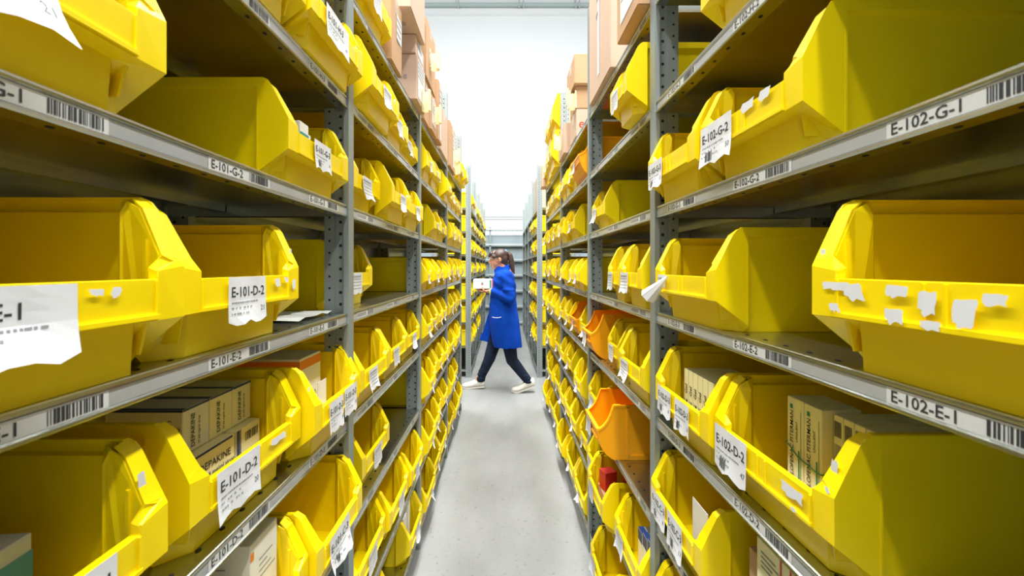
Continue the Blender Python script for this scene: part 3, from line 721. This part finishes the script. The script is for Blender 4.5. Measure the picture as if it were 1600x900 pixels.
# ------------------------------------------------------------------ cartons on the top shelf
def carton(label, s, y0, y1, X0, X1, z0, h, body=None, lab=None, notes=(), text=None, tape=True):
    body = body or M['card']
    root = empty('carton', (s * (X0 + X1) / 2, (y0 + y1) / 2, z0)); tag(root, label, 'carton')
    W, Dp = y1 - y0, X1 - X0; f = -s
    bm = bmesh.new(); bmesh.ops.create_cube(bm, size=1)
    for v in bm.verts: v.co = Vector((v.co.x * Dp, v.co.y * W, (v.co.z + .5) * h))
    bmesh.ops.bevel(bm, geom=list(bm.edges), offset=.003, segments=2, affect='EDGES')
    q = MB(); q.mesh([v.co[:] for v in bm.verts], [[v.index for v in g.verts] for g in bm.faces], body); bm.free()
    q.box((-Dp * .5, -.0006, h), (Dp * .5, .0006, h + .0006), M['hole'])
    q.build('box_body', root)
    if tape:
        q = MB(); q.box((-Dp / 2 - .0006, -.025, h - .06), (Dp / 2 + .0006, .025, h + .0008), M['tape']); q.build('tape', root)
    fx = f * (Dp / 2 + .0012)
    if lab:
        u0, u1, w0, w1 = lab; q = MB(); n = 5
        yy = lambda u: (u - .5) * W * (1 if s < 0 else -1)
        q.face([(fx, yy(u0), w0 * h), (fx, yy(u1), w0 * h), (fx, yy(u1), w1 * h), (fx, yy(u0), w1 * h)], M['paper'])
        for i in range(4): q.face([(fx + f * .0004, yy(u0 + .03), (w1 - .05 - i * .1) * h), (fx + f * .0004, yy(u1 - .05 - .04 * i), (w1 - .05 - i * .1) * h), (fx + f * .0004, yy(u1 - .05 - .04 * i), (w1 - .08 - i * .1) * h), (fx + f * .0004, yy(u0 + .03), (w1 - .08 - i * .1) * h)], M['greyink'])
        q.build('shipping_label', root)
    for (yy, zz, r_) in notes:                          # curled cream notes sticking out
        q = MB()
        for i in range(9):
            a0, a1 = R(-60 + i * 34), R(-60 + (i + 1) * 34)
            for (zb, zt) in ((0, .052), (.054, .10)):
                q.face([(fx + f * (.02 + r_ * math.cos(a0)), yy + r_ * math.sin(a0), zz + zb), (fx + f * (.02 + r_ * math.cos(a1)), yy + r_ * math.sin(a1), zz + zb), (fx + f * (.02 + r_ * math.cos(a1)), yy + r_ * math.sin(a1), zz + zt), (fx + f * (.02 + r_ * math.cos(a0)), yy + r_ * math.sin(a0), zz + zt)], M['note'])
        q.build('curled_note', root)
    if text:
        face, st, u, w, th, m, vert = text; q = MB(); vs, fs, tw = text2d(st, th)
        if face == 'n': q.mesh([((u - .5) * Dp + v[0], -W / 2 - .001, w * h + v[1]) for v in vs], fs, m)
        elif face == 'b': q.mesh([((u - .5) * Dp + v[0], -W / 2 + .13 - v[1], -.001) for v in vs], fs, m)
        else: q.mesh([(fx + f * .0006, (u - .5) * W * (1 if s < 0 else -1) - v[1] * (1 if s < 0 else -1), w * h + v[0]) if vert else (fx + f * .0006, ((u - .5) * W + v[0]) * (1 if s < 0 else -1), w * h + v[1]) for v in vs], fs, m)
        q.build('print', root)
    return root
ZI = LEVELS['I'] + .001
carton('brown carton with torn edge beside the yellow bin, top shelf left', -1, 1.535, 1.690, .412, .70, ZI, .262, lab=(.45, .95, .45, .8))
carton('brown carton with blue mark at the foot of the left stack', -1, 1.900, 2.098, .395, .72, ZI, .205, body=M['cardlight'], lab=(.1, .9, .1, .95), text=('n', 'fragile', .55, .45, .03, M['greyink'], False), notes=((.02, -.01, .022),))
carton('pale brown carton in the middle of the left stack', -1, 1.895, 2.098, .400, .72, ZI + .207, .085, body=M['cardlight'], lab=(.2, .8, .2, .9))
carton('big brown carton on top of the left stack, printed underneath', -1, 1.700, 2.000, .378, .70, ZI + .294, .36, body=M['cardlight'], text=('b', 'antibiotice', .02, 0, .045, M['greyink'], False))
carton('upright brown carton behind the left stack, curled notes on it', -1, 2.150, 2.300, .410, .70, ZI, .22, lab=(.2, .7, .3, .8))
carton('tall brown carton standing on another, top shelf left', -1, 2.150, 2.440, .400, .70, ZI + .222, .31, lab=(.3, .6, .4, .6), notes=((-.02, .09, .030),))
carton('brown carton with a white sheet, low on the top left shelf', -1, 2.310, 2.480, .400, .70, ZI, .20, lab=(.1, .8, .2, .9), notes=((.0, .06, .022),))
carton('narrow brown carton with white tape before the third left upright', -1, 2.500, 2.640, .392, .70, ZI, .36, lab=(.4, .8, .05, .95))
carton('brown carton half hidden by the third left upright', -1, 2.70, 3.05, .41, .75, ZI, .30, body=M['cardlight'])
carton('tall brown carton behind the third left upright', -1, 3.14, 3.50, .405, .75, ZI, .34, lab=(.5, .9, .1, .9), notes=((.10, .10, .028), (.12, .0, .026)))
carton('very tall pale carton on the top right shelf', 1, 1.600, 1.990, .405, .80, ZI, .62, body=M['cardlight'], lab=(.45, .55, .1, .9))
carton('small brown carton overhanging the edge of the top right shelf', 1, 1.215, 1.440, .388, .66, ZI, .21, lab=(.2, .8, .2, .9))
carton('brown carton printed with a red letter beyond the second right upright', 1, 2.44, 2.66, .42, .75, ZI, .16, text=('n', 'e S', .05, .30, .055, M['red'], False), body=M['cardlight'])
carton('brown carton in the middle of the right stack, curled notes on it', 1, 2.44, 2.66, .42, .75, ZI + .162, .13, notes=((-.10, .0, .028), (-.02, .05, .024)), body=M['card'], tape=False)
carton('brown carton on top of the right stack', 1, 2.41, 2.70, .405, .75, ZI + .294, .17, body=M['card'])
carton('pale carton with rolled label beyond the right stack', 1, 2.80, 3.06, .40, .75, ZI, .20, body=M['cardlight'], notes=((0, .06, .03),))
carton('tall thin pale carton among the far right bins', 1, 3.98, 4.14, .36, .7, ZI, .20, body=M['cardlight'])
carton('pale carton on the far right rack, near its end upright', 1, 5.5, 5.9, .43, .85, ZI, .42, body=M['cardlight'])
carton('brown carton on the top shelf of the far left rack', -1, 6.5, 6.9, .43, .85, ZI, .32, body=M['card']) if False else None

# ------------------------------------------------------------------ the woman
S0, DY = 4.8 / F_PX, 4.8
def P(px, py, dy=0.0): return ((px - 787.5) * S0, DY + dy, CAM_H - (py - 417) * S0)
SK = M['skin']
def remesh(b, name, vox, mats, smooth_it=4):
    me = b.data(name)
    out = bake(me, [('REMESH', dict(mode='VOXEL', voxel_size=vox, use_smooth_shade=True)), ('SMOOTH', dict(factor=.5, iterations=smooth_it))])
    out.materials.clear()
    for m in mats: out.materials.append(m)
    out.polygons.foreach_set('material_index', [0] * len(out.polygons)); out.polygons.foreach_set('use_smooth', [True] * len(out.polygons))
    out.name = name; return out
b = MB()
# head (facing left, looking down), neck
b.ball(P(778.6, 402.5), (.090, .072, .092), SK, 20, 14, Euler((0, R(-18), 0)))
b.ball(P(774.5, 410.0), (.062, .056, .066), SK, 16, 12)
b.capsule(P(778, 413), P(773.8, 418.0), .046, .030, SK); b.ball(P(772.6, 420.2), (.020, .026, .016), SK)
b.capsule(P(766.8, 404.5), P(764.6, 410.3), .008, .0115, SK); b.ball(P(766.2, 410.8), (.012, .016, .008), SK)
b.ball(P(767.8, 401.0), (.016, .050, .012), SK)
b.ball(P(768.2, 414.4), (.013, .024, .007), SK); b.ball(P(768.9, 416.8), (.012, .021, .007), SK)
b.ball(P(768.6, 404.8, -.034), (.010, .014, .009), SK); b.ball(P(768.6, 404.8, .034), (.010, .014, .009), SK)
for q in (-1, 1):
    b.ball(P(781.4, 405.6, q * .074), (.017, .009, .030), SK, 12, 8, Euler((0, R(-12), 0)))
b.capsule(P(783, 410), P(788.5, 428), .050, .056, SK)
# torso and hips
b.capsule(P(789, 433), P(787, 455), .105, .112, SK); b.capsule(P(789, 432, -.11), P(789, 432, .11), .062, .062, SK)
b.capsule(P(787, 470), P(786, 492), .112, .125, SK); b.ball(P(787, 500), (.125, .155, .12), SK)
# arms
def arm(q, sh, el, wr):
    b.capsule(sh, el, .046, .038, SK); b.capsule(el, wr, .038, .025, SK)
ELB, WR = P(797.0, 464.0, -.20), P(766.5, 454.0, -.115)
arm(-1, P(790, 431, -.155), ELB, WR)
ELB2, WR2 = P(794, 463.0, .20), P(762, 452.5, .115)
arm(1, P(790, 431, .155), ELB2, WR2)
def hand(wr, palm, d, side, up, q):
    """palm under the carton, fingers reaching across below it, thumb on the near side"""
    b.capsule(wr, palm, .021, .017, SK)
    pv = Vector(palm); d = Vector(d).normalized(); sd = Vector(side).normalized(); upv = Vector(up)
    b.capsule(tuple(pv - sd * .026), tuple(pv + sd * .026), .014, .013, SK)
    for i, (L1, L2, L3) in enumerate(((.036, .024, .018), (.040, .027, .020), (.037, .025, .019), (.029, .019, .016))):
        base = pv + sd * (.030 - i * .020) + d * .012
        p1 = base + d * L1; p2 = p1 + (d * .75 + upv * .55).normalized() * L2; p3 = p2 + (d * .3 + upv * .9).normalized() * L3
        for a_, c_, ra, rb_ in ((base, p1, .0092, .0086), (p1, p2, .0086, .0080), (p2, p3, .0080, .0070)): b.capsule(tuple(a_), tuple(c_), ra, rb_, SK)
    t0 = pv - d * .012 + sd * .020 * q; t1 = t0 + (sd * q * .9 + upv * .5).normalized() * .034; t2 = t1 + (upv * 1.0 + d * .45).normalized() * .034
    b.capsule(tuple(t0), tuple(t1), .013, .010, SK); b.capsule(tuple(t1), tuple(t2), .010, .008, SK)
hand(WR, P(759.5, 454.6, -.085), (-.75, .66, .0), (-.66, -.75, 0), (0, 0, 1), 1)
hand(WR2, P(753.5, 454.0, .060), (-.75, -.66, .0), (.66, -.75, 0), (0, 0, 1), -1)
# legs: front leg (far one) and back leg (near one)
KF, AF = P(764.0, 563, .06), P(751.0, 590, .07)
KB, AB = P(799.5, 560, -.07), P(824.0, 592, -.08)
HF, HB = P(781, 510, .075), P(791, 510, -.075)
b.capsule(HF, KF, .082, .055, SK); b.capsule(KF, AF, .052, .036, SK); b.capsule(HB, KB, .082, .055, SK); b.capsule(KB, AB, .052, .036, SK)
b.capsule(AF, P(741, 602.5, .075), .032, .030, SK); b.capsule(AB, P(814, 604, -.08), .032, .028, SK)
person = link('person', remesh(b, 'person', .0046, [SK], 2))
tag(person, 'woman in a long blue work coat walking across the aisle holding a white carton', 'person')
# hair
b = MB(); HR = M['hair']
b.ball(P(780.6, 399.8), (.098, .082, .080), HR, 20, 14, Euler((0, R(-22), 0)))
b.ball(P(786.2, 404.5), (.060, .074, .078), HR, 16, 12)
b.ball(P(767.5, 396.8), (.034, .062, .026), HR, 14, 10, Euler((0, R(-50), 0))); b.ball(P(764.6, 399.8), (.016, .052, .020), HR)
b.ball(P(772.5, 401.5, -.058), (.034, .016, .026), HR); b.ball(P(772.5, 401.5, .058), (.034, .016, .026), HR)
b.ball(P(789.0, 410.5), (.034, .05, .05), HR)
link('hair', remesh(b, 'hair', .006, [HR], 2), person)
b = MB()
ch = [(789.0, 393.6, .018), (793.5, 394.2, .020), (797.0, 399, .029), (798.8, 407, .033), (799.6, 414, .031), (801.2, 421, .024), (803.6, 427.5, .008)]
for p, r_ in zip(ch, ch[1:]): b.capsule(P(p[0], p[1]), P(r_[0], r_[1]), p[2], r_[2], HR)
link('ponytail', remesh(b, 'ponytail', .006, [HR], 2), person)
b = MB(); c = Vector(P(789.6, 393.4)); d = Vector((1, 0, .15)).normalized(); b.tube(tuple(c - d * .018), tuple(c + d * .016), .026, .024, M['hairtie'], 14); b.build('hair_tie', person)
b = MB()
for q in (-1, 1):
    cc = Vector(P(766.2, 405.2, q * .034)); n = 14
    for i in range(n):
        a0, a1 = 2 * math.pi * i / n, 2 * math.pi * (i + 1) / n
        g = lambda a: (cc.x + .004 * math.sin(a) - .004, cc.y + .024 * math.cos(a), cc.z + .018 * math.sin(a))
        b.tube(g(a0), g(a1), .0011, .0011, M['tape'], 5)
    b.tube((cc.x, cc.y + q * .024, cc.z + .006), P(780.5, 403.5, q * .079), .0011, .0011, M['tape'], 5)
b.build('eyeglasses', person)
b = MB(); b.ball(P(767.1, 415.6), (.009, .021, .0075), M['lip']); b.build('lips', person, True)
# trousers
b = MB(); J = M['jean']
b.ball(P(787, 502), (.135, .165, .12), J, 18, 12)
b.capsule(HF, KF, .094, .066, J); b.capsule(KF, P(752.5, 588, .07), .064, .050, J)
b.capsule(HB, KB, .094, .068, J); b.capsule(KB, P(822.5, 589.5, -.08), .066, .050, J)
for (a_, r_) in (((754, 582, .07), .055), ((752.2, 587, .07), .053), ((751.2, 593, .07), .056), ((750.6, 596.5, .07), .054), ((819.5, 584, -.08), .056), ((822.5, 588, -.08), .054), ((824.5, 593, -.08), .055), ((759.5, 573, .065), .060), ((811, 573, -.075), .060)): b.ball(P(a_[0], a_[1], a_[2]), (r_, r_, r_ * .42), J)
link('trousers', remesh(b, 'trousers', .007, [J], 3), person)
# coat: body and flaring skirt lofted, then sleeves and collar
b = MB(); CT = M['coat']
def loft(rings, m, n=28):
    k = len(b.v); mi = b.mi(m)
    for (x0, x1, py, ry) in rings:
        a = P(x0, py); c = P(x1, py); cx = (a[0] + c[0]) / 2; rx = abs(c[0] - a[0]) / 2
        for i in range(n):
            t = 2 * math.pi * i / n; ct, st = math.cos(t), math.sin(t); e = .85
            b.v.append((cx + rx * math.copysign(abs(ct) ** e, ct), DY + ry * math.copysign(abs(st) ** e, st), a[2]))
    for r0 in range(len(rings) - 1):
        for i in range(n):
            j = (i + 1) % n; b.f.append((k + r0 * n + i, k + r0 * n + j, k + (r0 + 1) * n + j, k + (r0 + 1) * n + i)); b.m.append(mi)
    b.f.append(tuple(k + i for i in range(n))[::-1]); b.m.append(mi)
    L = len(rings) - 1; b.f.append(tuple(k + L * n + i for i in range(n))); b.m.append(mi)
loft([(778, 796, 421.5, .085), (774, 800, 425.5, .15), (771, 803.5, 432, .185), (769, 805.5, 440, .185), (767.5, 806.5, 450, .175), (766, 806.5, 462, .165), (765, 807, 474, .170), (764.5, 808.5, 486, .185), (765, 811, 500, .20), (766.5, 813, 515, .205), (769, 815, 530, .21), (771.5, 816.2, 540, .21)], CT)
# front panel blown forward by the stride
for (p, r_) in (((766, 495), (757, 522)), ((757, 522), (751.5, 533)), ((768, 500), (762, 528))):
    pass
nn = 7
top = [(767, 474), (763.5, 490), (759, 505), (754, 519), (748.8, 532.5)]; bot = [(775, 482), (773, 497), (770, 512), (766.0, 524), (762.0, 536.5)]
for (t0, b0), (t1, b1) in zip(zip(top, bot), zip(top[1:], bot[1:])):
    for (ya, yb) in ((.06, .15),):
        A_, B_, C_, D_ = P(*t0), P(*b0), P(*b1), P(*t1)
        v = [(A_[0], DY + ya, A_[2]), (B_[0], DY + ya - .02, B_[2]), (C_[0], DY + ya - .02, C_[2]), (D_[0], DY + ya, D_[2]), (A_[0], DY + yb, A_[2]), (B_[0], DY + yb, B_[2]), (C_[0], DY + yb, C_[2]), (D_[0], DY + yb, D_[2])]
        b.mesh(v, [(0, 1, 2, 3), (7, 6, 5, 4), (0, 4, 5, 1), (1, 5, 6, 2), (2, 6, 7, 3), (3, 7, 4, 0)], CT)
for q, el, wr in ((-1, ELB, WR), (1, ELB2, WR2)):
    sh = P(790, 431.5, q * .150); b.capsule(sh, el, .068, .056, CT); w2 = Vector(el).lerp(Vector(wr), .86); b.capsule(el, tuple(w2), .057, .040, CT)
    b.ball(tuple(Vector(sh).lerp(Vector(el), .62)), (.074, .070, .034), CT)
b.capsule(P(779, 421.5), P(790, 419.5), .052, .056, CT)
me = remesh(b, 'work_coat', .0075, [CT], 3)
for v in me.vertices:                                   # soft folds
    k_ = max(0, min(1, (1.15 - v.co.z) / .3)); f_ = .004 * (1 - k_) * math.sin(v.co.z * 60 + v.co.x * 38) + .0045 * k_ * math.sin(v.co.x * 62 + v.co.y * 20 + v.co.z * 5)
    v.co += v.normal * f_
link('work_coat', me, person)
b = MB()
a_, c_ = P(765.0, 491.5, -.186), P(780.5, 492.2, -.2)
for i in range(8):
    t0, t1 = i / 8, (i + 1) / 8; g = lambda t: ((1 - t) * P(769.5, 0)[0] + t * P(783.5, 0)[0], DY - .198 - .004 * math.sin(t * math.pi), P(0, 492.2 + 1.0 * math.sin(t * math.pi))[2])
    b.tube(g(t0), g(t1), .0035, .0035, M['paper'], 6)
b.build('pocket_edging', person)
b = MB(); b.tube(tuple(Vector(ELB).lerp(Vector(WR), .90)), tuple(Vector(ELB).lerp(Vector(WR), 1.0)), .034, .031, M['band'], 14); b.build('wrist_band', person)
# shoes
def shoe(heel, toe, lift_heel, dy, label):
    """heel and toe are distances in x; toe points left"""
    b = MB(); n = 9; L = heel - toe
    prof = [(0, .030, .070, .033), (.05, .040, .100, .036), (.15, .044, .106, .038), (.30, .046, .112, .040), (.42, .047, .094, .042), (.55, .047, .078, .045), (.70, .047, .066, .048), (.84, .046, .056, .047), (.94, .036, .044, .038), (1.0, .014, .028, .020)]
    secs = []
    for (t, _, h, hw) in prof:
        x = heel - t * L; zl = max(0, (1 - t / .72)) * lift_heel + (max(0, t - .8) * .05)
        ring = []
        for i in range(12):
            a = math.pi * 2 * i / 12; yy = hw * math.cos(a); zz = h * .5 + h * .5 * math.sin(a)
            if math.sin(a) < 0: zz = h * .5 * (1 + math.sin(a)); zz = max(zz * .6, .0)
            ring.append((x, dy + DY + yy, zl + zz + .004))
        secs.append(ring)
    k = len(b.v)
    for r_ in secs: b.v += r_
    mi = b.mi(M['shoe'])
    for i in range(len(secs) - 1):
        for j in range(12):
            q = (j + 1) % 12; b.f.append((k + i * 12 + j, k + i * 12 + q, k + (i + 1) * 12 + q, k + (i + 1) * 12 + j)); b.m.append(mi)
    b.f.append(tuple(range(k, k + 12))); b.m.append(mi); b.f.append(tuple(range(k + (len(secs) - 1) * 12, k + len(secs) * 12))); b.m.append(mi)
    o = b.build('shoe', person, True)
    q = MB()
    for i in range(len(prof) - 1):
        t0, _, h0, w0 = prof[i]; t1, _, h1, w1 = prof[i + 1]
        zl = lambda t: max(0, (1 - t / .72)) * lift_heel + (max(0, t - .8) * .05)
        x0, x1 = heel + .004 - t0 * (L + .008), heel + .004 - t1 * (L + .008)
        for sgn in (-1, 1):
            q.face([(x0, DY + dy + sgn * (w0 + .003), zl(t0)), (x1, DY + dy + sgn * (w1 + .003), zl(t1)), (x1, DY + dy + sgn * (w1 + .003), zl(t1) + .020), (x0, DY + dy + sgn * (w0 + .003), zl(t0) + .022)], M['sole'])
        q.face([(x0, DY + dy - w0 - .003, zl(t0)), (x1, DY + dy - w1 - .003, zl(t1)), (x1, DY + dy + w1 + .003, zl(t1)), (x0, DY + dy + w0 + .003, zl(t0))], M['sole'])
    x0 = heel + .004; w0 = prof[0][3]
    q.face([(x0, DY + dy - w0 - .003, lift_heel), (x0, DY + dy + w0 + .003, lift_heel), (x0, DY + dy + w0 + .003, lift_heel + .022), (x0, DY + dy - w0 - .003, lift_heel + .022)], M['sole'])
    q.build('sole', o)
    c = MB()
    for i in range(5):
        t = .34 + i * .07; x = heel - t * L; z = max(0, (1 - t / .72)) * lift_heel + .088 - i * .007
        c.tube((x, DY + dy - .026, z - .010), (x, DY + dy + .026, z - .010), .0035, .0035, M['paper'], 6)
    c.build('laces', o)
    return o
shoe(P(756.5, 0)[0], P(721.5, 0)[0], .015, .075, '')
shoe(P(834, 0)[0], P(799.5, 0)[0], .065, -.08, '')
# the carton she holds
bb = MB(); x0, x1 = P(740.5, 0)[0], P(770.5, 0)[0]; z0, z1 = P(0, 450.2)[2], P(0, 436.0)[2]
bb.box((x0, DY - .095, z0), (x1, DY + .095, z1), M['whitebox'])
bb.box((x1 - .012, DY - .0957, z0 - .0004), (x1 + .0006, DY + .0957, z1 + .0005), M['pink'])
bb.face([(x1 - .036, DY - .0955, z0 + .004), (x1 - .018, DY - .0955, z0 + .004), (x1 - .018, DY - .0955, z1 - .008), (x1 - .036, DY - .0955, z1 - .008)], M['green'])
cx = (x0 + x1) / 2 - .01; bb.face([(cx - .014, DY - .0956, z0 + .050), (cx + .016, DY - .0956, z0 + .050), (cx, DY - .0956, z0 + .080)], M['greyink'])
bb.face([(cx - .012, DY - .0956, z0 + .040), (cx + .012, DY - .0956, z0 + .040), (cx + .008, DY - .0956, z0 + .050), (cx - .010, DY - .0956, z0 + .050)], M['red'])
tag(bb.build('carton'), 'white carton with a pink end held by the woman', 'carton')
